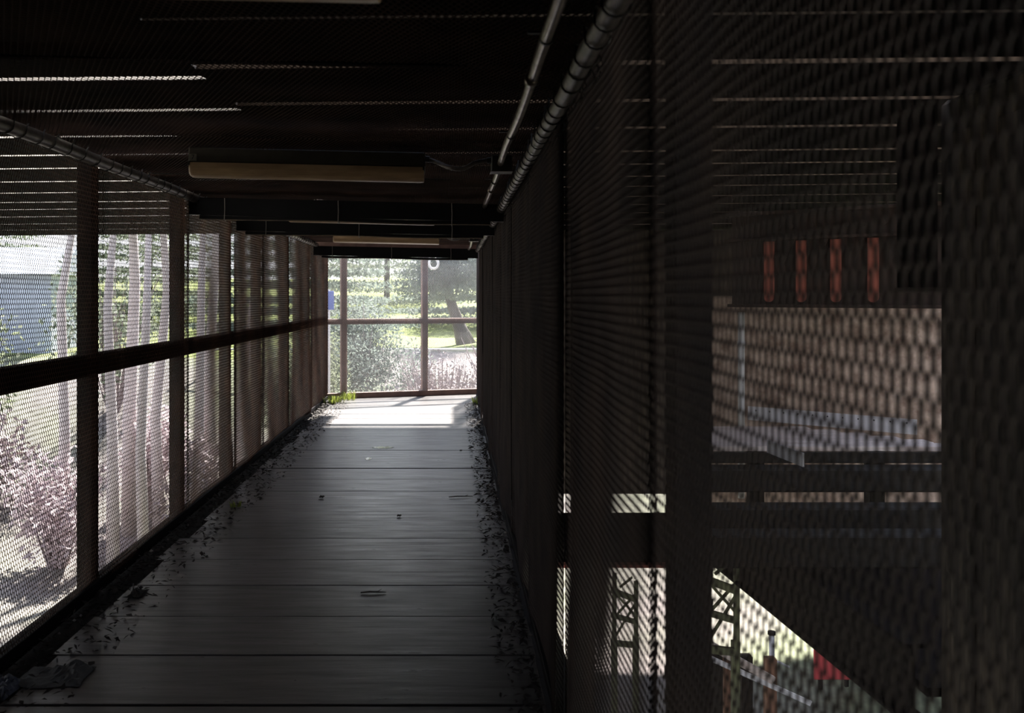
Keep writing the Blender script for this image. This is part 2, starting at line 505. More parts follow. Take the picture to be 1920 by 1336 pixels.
# ---- beams across the walkway
def beam(yb, zl, zr, hgt, xl, xr, step, label):
    e = empty('ceiling_beam', (0, yb, 0))
    tag(e, label, 'beam', 'black cross beams under the ceiling')
    def zz(x): return zl + (zr - zl) * (x - xl) / (xr - xl)
    mb = MB()
    mb.extrude([(-0.03, 0), (0.03, 0), (0.03, hgt), (-0.03, hgt)], (xl, 0, zl - hgt), (xr, 0, zr - hgt), (0, 1, 0), (0, 0, 1))
    mb.build('web', M['black'], e)
    mb = MB()
    xs = np.linspace(xl + step, xr - step * 1.2, 25)
    bow = 0.004
    pts = [(x, -0.035, zz(x) - hgt - 0.028 - bow * math.sin((x - xl) * 4.7)) for x in xs]
    for a, b in zip(pts[:-1], pts[1:]):
        mb.extrude([(0, 0), (0.07, 0), (0.07, 0.026), (0, 0.026)], a, b, (0, 1, 0), (0, 0, 1))
    mb.build('bottom_flange', M['black'], e)
    mb = MB()
    pts2 = [(p[0], p[1] - 0.004, p[2] - 0.0035) for p in pts]
    mb.tube(pts2, 0.0045, 6)
    mb.build('lit_edge_strip', M['lit_edge'], e)  # thin strip painted as the lit lower edge
    for fx in (0.115, 0.475, 0.835):
        x = xl + (xr - xl) * fx
        zt, zb = zz(x) + 0.0, zz(x) - hgt - 0.03
        mb = MB()
        mb.tube([(x, -0.034, zt), (x + 0.003, -0.040, (zt + zb) / 2), (x, -0.042, zb - 0.004), (x, 0.0, zb - 0.01), (x, 0.04, zb - 0.004), (x, 0.036, zt)], 0.0035, 6)
        mb.build('tie_wire', M['pale_wire'], e)


beam(7.24, EYE + 0.755, EYE + 0.700, 0.130, -2.0, 0.395, 0.085, 'first black cross beam under the ceiling beyond the numbered strip light')
beam(8.80, EYE + 0.735, EYE + 0.690, 0.125, -1.99, 0.395, 0.085, 'middle black cross beam hanging just behind the first one')
beam(13.75, EYE + 0.735, EYE + 0.690, 0.135, -2.0, 0.38, 0.12, 'last black cross beam above the mesh fence at the far end')

# ---- corner pipes with lacing wire
def laced_pipe(x, z, r, y0, y1, seed, label, dy=0.0):
    e = empty('corner_pipe', (x, y0, z))
    tag(e, label, 'pipe', 'laced corner pipes')
    mb = MB()
    n = int((y1 - y0) / 0.25)
    mb.tube([(0.002 * math.sin(k * 1.3), k * (y1 - y0) / n, 0.003 * math.sin(k * 0.9 + seed)) for k in range(n + 1)], r, 18)
    mb.build('pipe', M['pipe'], e, smooth=True)
    rr = random.Random(seed)
    mb = MB()
    pts = []
    yk = 0.05
    side = 1 if x > 0 else -1
    while yk < y1 - y0 - 0.3:
        pitch = rr.uniform(0.13, 0.21)
        lean = rr.uniform(0.015, 0.05)
        for q in range(12):
            th = 2 * math.pi * q / 12
            f = q / 12
            adv = lean * f if f < 0.72 else lean * 0.72 + (pitch - lean * 0.72) * (f - 0.72) / 0.28
            a = math.pi * 0.5 - side * 0.6 + side * -th
            rad = r + 0.004 + (0.022 if f > 0.8 else 0.0)
            pts.append((math.cos(a) * rad, yk + adv, math.sin(a) * rad))
        yk += pitch
    mb.tube(pts, 0.0032, 6)
    mb.build('lacing_wire', M['wire'], e)
    return e


laced_pipe(-1.952, EYE + 0.750, 0.033, -2.0, 13.7, 3, 'laced grey pipe along the top corner of the wall opposite the conduit')
lp = laced_pipe(0.375, EYE + 0.668, 0.029, -2.0, 13.7, 5, 'laced grey pipe in the top corner beside the shiny conduit')
rr = random.Random(9)
for k in range(60):
    mb = MB()
    yk = 2.0 + 2.6 + k * 0.09 + rr.uniform(-.03, .03)
    a = rr.uniform(0.02, 0.05)
    mb.tube([(0.028, yk, -0.005), (0.028 + a * .3, yk - 0.01, -0.02 - a * 0.5), (0.012 + a * .2, yk - 0.02, -0.03 - a)], 0.002, 5)
    mb.build('wire_end', M['wire'], lp)

# ---- conduit with junction boxes
cd = empty('conduit', (0.250, 0, EYE + 0.680))
tag(cd, 'shiny thin galvanised conduit clipped under the ceiling beside the laced pipe', 'conduit')
mb = MB()
n = 60
mb.tube([(0.004 * math.sin(k * .7), -2 + 15.6 * k / n, 0.004 * math.sin(k * 1.1)) for k in range(n + 1)], 0.0165, 16)
mb.build('tube', M['conduit'], cd, smooth=True)
for yk in (2.98, 6.05, 9.1):
    mb = MB()
    mb.tube([(0, yk - 0.03, 0), (0, yk + 0.03, 0)], 0.0215, 16)
    mb.build('coupling', M['conduit'], cd, smooth=True)
for yk in (2.5, 4.0, 5.6, 8.2):
    mb = MB()
    mb.tube([(0, yk - 0.006, 0), (0, yk + 0.006, 0)], 0.0195, 16)
    mb.box((-0.05, yk - 0.008, 0.012), (-0.012, yk + 0.008, 0.018))
    mb.build('clip', M['wire'], cd)


# ---- strip lights
def strip_light(yc, numbered, label):
    e = empty('strip_light', (-0.75, yc, ZCL + SLOPE * (-0.75 - XL) - 0.006))
    e.rotation_euler = (0, math.atan(-SLOPE), 0)
    e.scale = (1, 1, 1.0)
    tag(e, label, 'light fixture', 'fluorescent strip lights on the ceiling')
    mb = MB()
    mb.box((-0.622, -0.055, -0.078), (0.612, 0.055, 0.0), bev=0.006)
    mb.build('housing', M['housing'], e)
    # wraparound diffuser: rounded U section with closed ends
    prof = [(-0.062, 0.0), (-0.064, -0.03)]
    for k in range(9):
        a = math.pi * (1 + k / 8)
        prof.append((0.058 * math.cos(a) * 1.06, -0.045 + 0.030 * math.sin(a)))
    prof += [(0.064, -0.03), (0.062, 0.0)]
    mb = MB()
    rows = []
    secs = [(-0.618, 0.90), (-0.610, 0.97), (-0.595, 1.0), (0.590, 1.0), (0.604, 0.985), (0.607, 0.95)]
    vs, fs = [], []
    np_ = len(prof)
    for x, sc_ in secs:
        for a, b in prof:
            vs.append((x, a * sc_, -0.079 + b * sc_))
    for i in range(len(secs) - 1):
        for k in range(np_ - 1):
            fs.append((i * np_ + k, i * np_ + k + 1, (i + 1) * np_ + k + 1, (i + 1) * np_ + k))
        fs.append((i * np_ + np_ - 1, i * np_, (i + 1) * np_, (i + 1) * np_ + np_ - 1))
    fs.append(tuple(range(np_ - 1, -1, -1)))
    fs.append(tuple((len(secs) - 1) * np_ + k for k in range(np_)))
    mb.add(vs, fs)
    mb.build('diffuser', M['lens'], e)
    for xs in (-0.6205, 0.604):
        mb = MB()
        mb.box((xs - 0.003, -0.066, -0.095), (xs + 0.006, 0.066, -0.074))
        mb.build('end_clip', M['housing'], e)
    if numbered:
        mb = MB()
        mb.box((-0.616, -0.0575, -0.072), (-0.578, -0.0555, -0.036))
        tg = mb.build('number_tag', M['tag'], e)
        cu = bpy.data.curves.new('numeral', 'FONT')
        cu.body = '7'
        cu.size = 0.036
        cu.extrude = 0.0004
        cu.align_x = 'CENTER'
        cu.align_y = 'CENTER'
        cu.materials.append(M['ink'])
        t0 = bpy.data.objects.new('numeral_text', cu)
        COL.objects.link(t0)
        me7 = bpy.data.meshes.new_from_object(t0)
        bpy.data.objects.remove(t0)
        t = bpy.data.objects.new('numeral', me7)
        COL.objects.link(t)
        t.parent = tg
        t.location = (-0.597, -0.0582, -0.054)
        t.rotation_euler = (math.radians(90), 0, 0)
    return e


def flex(yc, label):
    """flexible conduit from the end of a strip light to its junction box"""
    e = empty('junction_box', (0.257, yc, EYE + 0.675))
    tag(e, label, 'junction box', 'junction boxes on the conduit')
    mb = MB()
    mb.box((-0.055, -0.05, -0.036), (0.05, 0.05, 0.045), bev=0.004)
    bx = mb.build('box', M['box'], e)
    mb = MB()
    mb.box((-0.059, -0.054, -0.040), (0.054, 0.054, -0.0365), bev=0.001)
    mb.build('cover_plate', M['pipe'], e)
    mb = MB()
    ctrl = [(-0.385, 0.10, 0.045), (-0.34, 0.09, 0.03), (-0.27, -0.005, -0.012), (-0.20, -0.01, -0.020), (-0.14, -0.005, 0.01), (-0.09, 0.0, 0.022), (-0.05, 0, 0.024)]
    pts = []
    for i in range(len(ctrl) - 1):
        p0, p1, p2, p3 = (Vector(ctrl[max(i - 1, 0)]), Vector(ctrl[i]), Vector(ctrl[i + 1]), Vector(ctrl[min(i + 2, len(ctrl) - 1)]))
        for k in range(6):
            t = k / 6
            pts.append(0.5 * ((2 * p1) + (p2 - p0) * t + (2 * p0 - 5 * p1 + 4 * p2 - p3) * t * t + (3 * p1 - p0 - 3 * p2 + p3) * t ** 3))
    pts.append(Vector(ctrl[-1]))
    mb.tube(pts, [0.0105 + 0.0015 * (k % 2) for k in range(len(pts))], 10)
    mb.build('flexible_hose', M['pipe'], e, smooth=True)
    for x, dy_ in ((-0.385, 0.10), (-0.062, 0.0)):
        mb = MB()
        mb.tube([(x - 0.014, dy_, 0.046 if x < -0.2 else 0.023), (x + 0.012, dy_, 0.044 if x < -0.2 else 0.024)], 0.017, 10)
        mb.build('hose_fitting', M['box'], e)
    return e


strip_light(1.925, False, 'nearest strip light, only its lower edge showing at the very top')
strip_light(5.00, True, 'grimy yellowed strip light with the number 7 tag on its end')
strip_light(8.00, False, 'strip light half hidden behind the first black cross beam')
strip_light(11.0, False, 'farthest strip light, tan and lit, behind the middle black beam')
flex(4.87, 'dark junction box on the conduit fed by the hose of the numbered strip light')
flex(10.95, 'small junction box far along the conduit by the farthest strip light')

# ---- fence across the end, where the walkway turns
ef = empty('mesh_fence', (-2.1, 15.28, 0))
ang = math.atan2(16.15 - 15.28, 0.5 + 2.1)
ef.rotation_euler = (0, 0, ang)
tag(ef, 'pale mesh fence with red-brown frame closing the far end of the walkway', 'fence')
FW = 2.85
sheet_e = expanded('fence_sheet_mesh', FW / 2, 2.36, math.radians(58), M['mesh_end'], w=0.0034, t=0.0017, bulge=lambda u, v: 0.006 * np.sin(u * 3 + v * 2))
for k in range(2):
    o = link('mesh_panel', sheet_e, ef)
    o.matrix_local = Matrix(((1, 0, 0, k * FW / 2), (0, 0, -1, 0.0), (0, 1, 0, 0.05), (0, 0, 0, 1)))
for sx in (0.0, 0.33, 1.705, 2.80):
    mb = MB()
    mb.box((sx, 0.02, -0.05), (sx + 0.10, 0.12, 2.44), bev=0.006)
    mb.build('post', M['brown_steel'], ef)
mb = MB()
mb.box((0.0, 0.018, 1.20), (FW + 0.05, 0.09, 1.29), bev=0.005)
mb.build('mid_rail', M['brown_steel'], ef)
mb = MB()
mb.box((0.0, -0.015, 0.0), (FW + 0.05, 0.06, 0.09), bev=0.005)
mb.build('bottom_rail', M['brown_steel'], ef)
mb = MB()
mb.box((0.0, 0.018, 2.36), (FW + 0.05, 0.09, 2.44), bev=0.005)
mb.build('top_rail', M['brown_steel'], ef)


# ---- litter on the floor
def litter(name, xa, xb, n, label, zlo=-0.045, taper=1.0):
    rg = np.random.default_rng(abs(hash(label)) % 1 + n)
    t = rg.random(n)
    yy = 1.5 + 13.2 * t
    xx = xa + (xb - xa) * rg.random(n) ** taper
    L = rg.uniform(0.008, 0.032, n)
    Wd = L * rg.uniform(0.12, 0.55, n)
    an = rg.uniform(0, 2 * math.pi, n)
    pit = rg.uniform(-0.5, 0.5, n)
    rol = rg.uniform(-0.6, 0.6, n)
    zz = zlo + rg.uniform(0.012, 0.075, n)
    dx = np.stack([np.cos(an) * np.cos(pit), np.sin(an) * np.cos(pit), np.sin(pit)], -1)
    sd = np.stack([-np.sin(an) * np.cos(rol), np.cos(an) * np.cos(rol), np.sin(rol)], -1)
    c = np.stack([xx, yy, zz], -1)
    up = np.array([0, 0, 0.004])
    a = c - dx * L[:, None]
    b = c + sd * Wd[:, None] + up
    d = c + dx * L[:, None]
    e = c - sd * Wd[:, None] + up
    vs = np.stack([a, b, d, e], 1).reshape(-1, 3)
    q = np.arange(4 * n).reshape(-1, 4)
    me = np_mesh(name, vs, q, M['litter'])
    return tag(link(name, me), label, kind='stuff')


litter('leaf_litter', -1.952, -1.55, 5200, 'dark dead leaves and dirt along the foot of the left mesh wall', taper=1.9)
litter('leaf_litter', 0.362, 0.19, 3600, 'dark dead leaves and dirt along the foot of the right mesh wall', taper=2.0)
rg = np.random.default_rng(5)
mb = MB()
for k in range(140):
    x = rg.choice([rg.uniform(-1.95, -1.6), rg.uniform(0.28, 0.39)])
    y_ = rg.uniform(4, 15)
    s_ = rg.uniform(0.006, 0.014)
    vs = [(x + s_ * math.cos(a) * rg.uniform(.7, 1.2), y_ + s_ * math.sin(a) * rg.uniform(.7, 1.2), 0.006) for a in (0, 1.2, 2.5, 3.8, 5.1)]
    tp = (x, y_, 0.006 + s_ * 0.9)
    bt = (x, y_, -0.004)
    mb.add(vs + [tp, bt], [(i, (i + 1) % 5, 5) for i in range(5)] + [((i + 1) % 5, i, 6) for i in range(5)])
tag(mb.build('gravel', M['chips']), 'pale gravel chips lying among the dead leaves', kind='stuff')

# twigs and stones on the planks
def twig(px, py, ln, a, label):
    Y = FPX * EYE / (py - VY)
    x = (px - VX) / FPX * Y
    mb = MB()
    dx, dy = math.cos(a) * ln / 2, math.sin(a) * ln / 2
    mb.tube([(x - dx, Y - dy, 0.006), (x - dx * .3, Y - dy * .2, 0.010), (x + dx * .4, Y + dy * .5, 0.008), (x + dx, Y + dy, 0.006)], [0.004, 0.005, 0.004, 0.002], 6)
    mb.tube([(x + dx * .3, Y + dy * .4, 0.008), (x + dx * .6, Y + dy * .3 + 0.04, 0.012)], [0.003, 0.0015], 5)
    return tag(mb.build('twig', M['bark']), label, 'twig', 'twigs on the planks')


twig(864, 932, 0.20, 0.15, 'bent dark twig on the planks near the foot of the right mesh wall')
twig(700, 1112, 0.14, 0.05, 'short dark twig on the dim planks toward the viewer')


def pebble(px, py, s_, label, material='bark'):
    Y = FPX * EYE / (py - VY)
    x = (px - VX) / FPX * Y
    mb = MB()
    vs, fs = [], []
    for i in range(1, 5):
        for k in range(8):
            th, ph = math.pi * i / 5, 2 * math.pi * k / 8
            r = s_ * (0.8 + 0.3 * math.sin(k * 2.3 + i))
            vs.append((x + r * math.sin(th) * math.cos(ph) * 1.3, Y + r * math.sin(th) * math.sin(ph), s_ * 0.55 + r * 0.6 * math.cos(th)))
    for i in range(3):
        for k in range(8):
            fs.append((i * 8 + k, i * 8 + (k + 1) % 8, i * 8 + 8 + (k + 1) % 8, i * 8 + 8 + k))
    fs.append(tuple(range(8)))
    fs.append(tuple(range(31, 23, -1)))
    mb.add(vs, fs)
    return tag(mb.build('pebble', M[material], smooth=True), label, 'stone', 'small stones on the planks')


pebble(603, 933, 0.020, 'small dark stone on the mid-lit planks, alone toward the left litter')
pebble(471, 945, 0.013, 'tiny dark stone at the edge of the left leaf litter')
pebble(864, 845, 0.014, 'tiny dark stone on the bluish planks near the right wall')
pebble(748, 968, 0.016, 'dark crumb on the planks by the twig')

# puddle patches
def puddle(px0, px1, py, label):
    Y = FPX * EYE / (py - VY)
    xa, xb = (px0 - VX) / FPX * Y, (px1 - VX) / FPX * Y
    mb = MB()
    n = 28
    cx, rx = (xa + xb) / 2, (xb - xa) / 2
    vs = [(cx + rx * math.cos(2 * math.pi * k / n) * (1 + .15 * math.sin(k * 2.1)), Y + 0.075 * math.sin(2 * math.pi * k / n) * (1 + .25 * math.sin(k * 1.7)), 0.0045) for k in range(n)]
    vs += [(v[0], v[1], 0.0) for v in vs]
    fs = [tuple(range(n))] + [(k, n + k, n + (k + 1) % n, (k + 1) % n) for k in range(n)]
    mb.add(vs, fs)
    return tag(mb.build('puddle', WATER), label, 'puddle', 'puddles on the planks')


WATER, nt_, b_ = new_mat('puddle_water')
b_.inputs['Base Color'].default_value = (0.12, 0.12, 0.13, 1)
b_.inputs['Roughness'].default_value = 0.04
puddle(699, 737, 839, 'wider of the two small puddles on the bluish planks')
puddle(685, 697, 860, 'tiny puddle just nearer than the wider one')

# crumpled paper and bag in the near corner
def crumple(name, x0, x1, y0, y1, hgt, material, label, cat, seed):
    rg = np.random.default_rng(seed)
    n, m_ = 18, 12
    h1 = rg.random((n + 1, m_ + 1))
    vs, fs = [], []
    for i in range(n + 1):
        for j in range(m_ + 1):
            u, v = i / n, j / m_
            ed = min(u, 1 - u, v, 1 - v)
            wob = 0.06 * math.sin(5 * v + seed) * (1 - v)
            vs.append((x0 + (x1 - x0) * (u + wob * 0.6), y0 + (y1 - y0) * (v + 0.05 * math.sin(7 * u + seed)), 0.006 + hgt * min(1, ed * 6) * (0.35 + 0.65 * h1[i, j]) * (0.6 + 0.4 * math.sin(4 * u + 3 * v + seed))))
    for i in range(n):
        for j in range(m_):
            a = i * (m_ + 1) + j
            fs.append((a, a + m_ + 1, a + m_ + 2, a + 1))
    mb = MB()
    mb.add(vs, fs)
    o = mb.build(name, material)
    md = o.modifiers.new('thickness', 'SOLIDIFY')
    md.thickness = 0.002
    return tag(o, label, cat)


crumple('paper_sheet', -1.86, -1.58, 4.0, 4.22, 0.05, M['paper'], 'crumpled pale paper lying in the dim near corner by the left wall', 'paper', 2)
crumple('plastic_bag', -1.95, -1.82, 3.88, 4.08, 0.045, M['bluebag'], 'small bluish crumpled bag touching the pale paper in the near corner', 'bag', 4)
crumple('paper_scrap', -1.78, -1.70, 5.2, 5.34, 0.03, M['litter'], 'dark curled scrap beside the left wall below the nearest post', 'scrap', 6)


# grass tufts
def tuft(x, y_, n, hgt, spread, label):
    rg = np.random.default_rng(n)
    mb = MB()
    for k in range(n):
        a = rg.uniform(0, 2 * math.pi)
        r = spread * rg.random() ** 0.7
        bx, by = x + r * math.cos(a), y_ + r * math.sin(a)
        h = hgt * rg.uniform(0.5, 1.1)
        ln = rg.uniform(0.2, 0.8) * h
        a2 = a + rg.uniform(-.8, .8)
        w = 0.005
        sx, sy = -math.sin(a2) * w, math.cos(a2) * w
        p1 = (bx + math.cos(a2) * ln * .4, by + math.sin(a2) * ln * .4, h * .7)
        p2 = (bx + math.cos(a2) * ln, by + math.sin(a2) * ln, h)
        mb.add([(bx - sx, by - sy, 0), (bx + sx, by + sy, 0), (p1[0] + sx * .8, p1[1] + sy * .8, p1[2]), (p1[0] - sx * .8, p1[1] - sy * .8, p1[2]), p2], [(0, 1, 2, 3), (3, 2, 4)])
    return tag(mb.build('grass_tuft', M['tuft']), label, 'grass tuft', 'grass tufts at the end of the walkway')


tuft(-1.83, 14.75, 130, 0.13, 0.16, 'larger yellow-green grass tuft at the foot of the left mesh wall by the fence')
tuft(-1.66, 15.28, 90, 0.14, 0.12, 'grass tuft around the foot of the left red-brown fence post')
tuft(0.37, 14.6, 60, 0.12, 0.05, 'small grass tuft against the right mesh wall near the end')
tuft(-1.70, 7.45, 22, 0.05, 0.05, 'tiny green sprout in the leaf litter beside the left wall')

# ================================================================== OVERHEAD DECK
DZ = EYE + 1.0
DSL = 0.0096
PITCH, GAP, TH = 0.85, 0.115, 0.06


def deck_board(x0, x1, y0, y1, TH, label, grp, material):
    mb = MB()
    def z(x): return DZ + DSL * (x + 3)
    e = empty('deck_board', (0, y0, 0))
    tag(e, label, 'deck board', grp)
    mb.extrude([(0, 0.006), (y1 - y0, 0.006), (y1 - y0, TH), (0, TH)], (x0, 0, z(x0)), (x1, 0, z(x1)), (0, 1, 0), (0, 0, 1))
    mb.build('slab', material, e)
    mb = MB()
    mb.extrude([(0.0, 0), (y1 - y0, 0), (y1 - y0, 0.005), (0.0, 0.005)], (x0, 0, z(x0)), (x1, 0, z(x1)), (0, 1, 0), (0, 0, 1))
    mb.build('soffit', M['deck_under'], e)  # near-black underside sheet carries painted shade


yg = 6.03 + 0.85 * 9       # gap positions every 0.85 m
k = 9
ys = [6.03 + PITCH * k for k in range(-14, 10)]
LAB_A = 'pale-edged overhead plank outside the left mesh wall with bright light in the gaps beside it'
LAB_B = 'thick dark overhead deck slab above the walkway ceiling and the right mesh wall'
LY = [-5.9 + 0.85 * k for k in range(12)] + [4.47, 5.22, 6.03, 6.79, 7.46, 8.28, 9.13, 10.0, 10.78, 11.72, 12.82, 13.88, 15.05]
for a, b in zip(LY[:-1], LY[1:]):
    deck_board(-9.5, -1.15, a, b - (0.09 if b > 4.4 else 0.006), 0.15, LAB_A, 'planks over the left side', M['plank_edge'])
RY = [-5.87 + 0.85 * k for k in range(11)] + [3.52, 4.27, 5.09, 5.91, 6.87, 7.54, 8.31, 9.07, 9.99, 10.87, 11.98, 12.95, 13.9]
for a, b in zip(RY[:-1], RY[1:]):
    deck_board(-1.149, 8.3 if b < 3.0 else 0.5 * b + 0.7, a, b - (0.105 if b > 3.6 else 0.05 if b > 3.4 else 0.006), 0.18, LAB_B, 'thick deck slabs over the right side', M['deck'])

deck_board(1.25, 7.9, 13.95, 18.4, 0.18, 'added hidden slab shading the ground beyond the far concrete wall on the right', 'thick deck slabs over the right side', M['deck'])  # added out of view to shade the lower ground

# ================================================================== STRUCTURE ON THE RIGHT
# lit abutment wall, set obliquely
def wall_slab(name, a, b, z0, z1, th, material, label):
    A, B = Vector((a[0], a[1], 0)), Vector((b[0], b[1], 0))
    d = (B - A).normalized()
    n = Vector((-d.y, d.x, 0))
    mb = MB()
    mb.extrude([(0, z0), (th, z0), (th, z1), (0, z1)], A, B, n, (0, 0, 1))
    return tag(mb.build(name, material), label, kind='structure')


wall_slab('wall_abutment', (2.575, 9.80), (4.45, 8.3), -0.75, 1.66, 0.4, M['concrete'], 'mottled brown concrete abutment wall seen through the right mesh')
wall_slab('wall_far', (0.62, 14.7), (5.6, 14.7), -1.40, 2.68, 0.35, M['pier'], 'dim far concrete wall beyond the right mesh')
mb = MB()
mb.box((2.6, 1.2, -3.6), (3.4, 5.07, 2.69), bev=0.03)
for k in range(9):
    mb.box((2.575, 1.35 + k * 0.42, -3.5), (2.605, 1.35 + k * 0.42 + 0.19, 2.5), bev=0.006)
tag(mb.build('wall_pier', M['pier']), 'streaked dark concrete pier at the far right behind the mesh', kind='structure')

wall_slab('wall_shade_right', (8.0, 17.5), (8.0, 2.8), -3.9, 3.2, 0.4, M['pier'], 'added dark wall blocking light far out on the right under the deck')  # added to keep out light from the open right side
# girder over the abutment wall
gd = Vector((4.45 - 2.95, 8.3 - 9.5, 0)).normalized()
gn = Vector((gd.y, -gd.x, 0))
G0 = Vector((2.75, 9.25, 0)) + gn * 0.05
ge = empty('plate_girder', G0)
ge.rotation_euler = (0, 0, math.atan2(gd.y, gd.x))
tag(ge, 'rusty plate girder with red stiffeners above the brown abutment wall', 'girder')
GL = 1.95
mb = MB(); mb.box((0, 0, 1.58), (GL, 0.02, 2.42)); mb.build('web', M['rust'], ge)
mb = MB(); mb.box((0, -0.12, 1.55), (GL, 0.12, 1.58), bev=0.004); mb.build('bottom_flange', M['rust'], ge)
mb = MB(); mb.box((0, -0.10, 2.18), (GL, 0.0, 2.205), bev=0.004); mb.build('shelf_angle', M['rust'], ge)
mb = MB(); mb.box((0, -0.12, 2.42), (GL, 0.12, 2.45), bev=0.004); mb.build('top_flange', M['rust'], ge)
for k, sx in enumerate((0.37, 0.67, 0.98, 1.30)):
    mb = MB()
    prof = [(-0.045, 2.17), (-0.045, 1.66)] + [(0.045 * math.cos(a) * 1.0, 1.645 + 0.045 * math.sin(a)) for a in [math.pi + math.pi * q / 8 for q in range(1, 8)]] + [(0.045, 1.66), (0.045, 2.17)]
    mb.extrude([(a, b) for a, b in prof], (sx, -0.03, 0), (sx, 0.0, 0), (1, 0, 0), (0, 0, 1))
    mb.build('stiffener', M['rust_red'], ge)
    for dx in (-0.09, 0.09):
        mb = MB()
        mb.tube([(sx + dx, -0.03, 2.31), (sx + dx, 0.0, 2.31)], 0.03, 14)
        mb.build('rivet', M['rust'], ge)
    mb = MB()
    mb.extrude([(0, 0), (0.012, 0), (0.012, 0.05), (0, 0.05)], (sx + 0.10, -0.05, 1.95), (sx + 0.20, -0.05, 2.17), (0, 1, 0), (1, 0, 0))
    mb.build('bracket', M['rust'], ge)

# hanger column
he = empty('steel_hanger', (2.42, 5.0, 0))
tag(he, 'black steel hanger column dropping from the deck beside the pier', 'column')
mb = MB(); mb.box((0.0, 0, 1.70), (0.14, 0.012, 2.66)); mb.build('front_flange', M['post'], he)
mb = MB(); mb.box((0.064, 0.012, 1.70), (0.076, 0.15, 2.66)); mb.build('web', M['post'], he)
mb = MB(); mb.box((0.0, 0.15, 1.70), (0.14, 0.162, 2.66)); mb.build('rear_flange', M['post'], he)
mb = MB(); mb.box((-0.01, -0.02, 1.675), (0.15, 0.18, 1.70), bev=0.003); mb.build('foot_plate', M['rust'], he)

# platform with pale boards and perforated strip
pe = empty('platform', (0, 0, 0))
tag(pe, 'low platform of pale boards with a perforated metal strip before the abutment wall', 'platform')
for k in range(6):
    mb = MB()
    y0 = 7.55 + k * 0.20
    xr = 3.75 - 0.16 * k + 0.35
    mb.box((1.95 + 0.03 * k, y0, 0.42), (min(xr, 4.05 - 0.18 * k + 0.1), y0 + 0.185, 0.46), bev=0.004)
    mb.build('board', M['board'], pe)
ps = Vector((2.85, 9.12, 0)); pt = Vector((3.98, 8.12, 0))
pd = (pt - ps).normalized(); pn = Vector((pd.y, -pd.x, 0))
mb = MB(); mb.extrude([(0, 0.47), (0.012, 0.47), (0.012, 0.60), (0, 0.60)], ps, pt, pn, (0, 0, 1)); st = mb.build('metal_strip', M['galv'], pe)
for k in range(11):
    c = ps + pd * (0.08 + k * 0.135) + Vector((0, 0, 0.565))
    mb = MB(); mb.tube([c + pn * 0.010, c + pn * 0.0135], 0.007, 10); mb.build('bolt_hole', M['ink'], st)
mb = MB(); mb.box((1.95, 7.50, 0.335), (3.9, 7.545, 0.42), bev=0.004); mb.build('fascia', M['timber'], pe)
mb = MB()
a, b = P(1438, 836, 7.45), P(1505, 862, 6.9)
mb.extrude([(0, -0.05), (0.012, -0.05), (0.012, 0.05), (0, 0.05)], a, b, (1, 0, 0), (0, 0, 1))
mb.build('edge_bar', M['galv'], pe)
mb = MB(); mb.box((2.45, 7.80, -0.47), (2.57, 7.90, 0.42), bev=0.005); mb.build('leg', M['timber'], pe)
mb = MB(); mb.box((3.35, 7.60, -0.47), (3.47, 7.72, 0.42), bev=0.005); mb.build('leg', M['timber'], pe)


def cross_beam(x0, x1, y0, z0, z1, label):
    e = empty('timber_beam', (x0, y0, z0))
    tag(e, label, 'beam', 'dark timber beams beside the pier')
    mb = MB(); mb.box((0, 0, 0), (x1 - x0, 0.22, z1 - z0), bev=0.012); mb.build('timber', M['timber'], e)
    mb = MB()
    L = x1 - x0
    mb.extrude([(0, 0), (0.22, 0), (0.0, 0.17)], (L - 0.13, 0.04, z1 - z0), (L - 0.13, 0.06, z1 - z0), (1, 0, 0), (0, 0, 1))
    mb.build('gusset', M['rust'], e)


cross_beam(1.70, 4.05, 7.30, 0.145, 0.324, 'top dark timber beam under the pale platform')
cross_beam(1.70, 3.70, 6.75, -0.046, 0.145, 'middle dark timber beam below the lit gap')
cross_beam(1.70, 3.45, 6.25, -0.14, 0.075, 'lowest dark timber beam nearest the pier foot')

# longitudinal girder and dark plates below
lg = empty('edge_girder', (2.47, 5.1, 0), 0.068)
tag(lg, 'long black steel edge girder running beside the walkway below floor level', 'girder')
mb = MB(); mb.box((0.0, 0, -0.62), (0.02, 3.6, -0.24)); mb.build('web', M['post'], lg)
mb = MB(); mb.box((-0.04, 0, -0.24), (0.10, 3.6, -0.215), bev=0.003); mb.build('top_flange', M['post'], lg)
mb = MB(); mb.box((-0.04, 0, -0.645), (0.10, 3.6, -0.62), bev=0.003); mb.build('bottom_flange', M['post'], lg)
mb = MB(); mb.box((2.58, 5.15, -0.52), (3.9, 7.9, -0.47))
tag(mb.build('floor_plate', M['post']), 'dark steel floor plate beside the pier', kind='structure')
# cross beam beyond the first gap
xb = empty('cross_girder', (0.56, 8.0, 0))
tag(xb, 'dark horizontal cross girder between two bright gaps behind the right mesh', 'girder')
mb = MB(); mb.box((0, 0, -0.59), (1.58, 0.03, -0.21)); mb.build('web', M['post'], xb)
mb = MB(); mb.box((0, -0.09, -0.22), (1.58, 0.12, -0.195), bev=0.003); mb.build('top_flange', M['post'], xb)
mb = MB(); mb.box((0, -0.09, -0.61), (1.58, 0.12, -0.585), bev=0.003); mb.build('bottom_flange', M['rust_red'], xb)

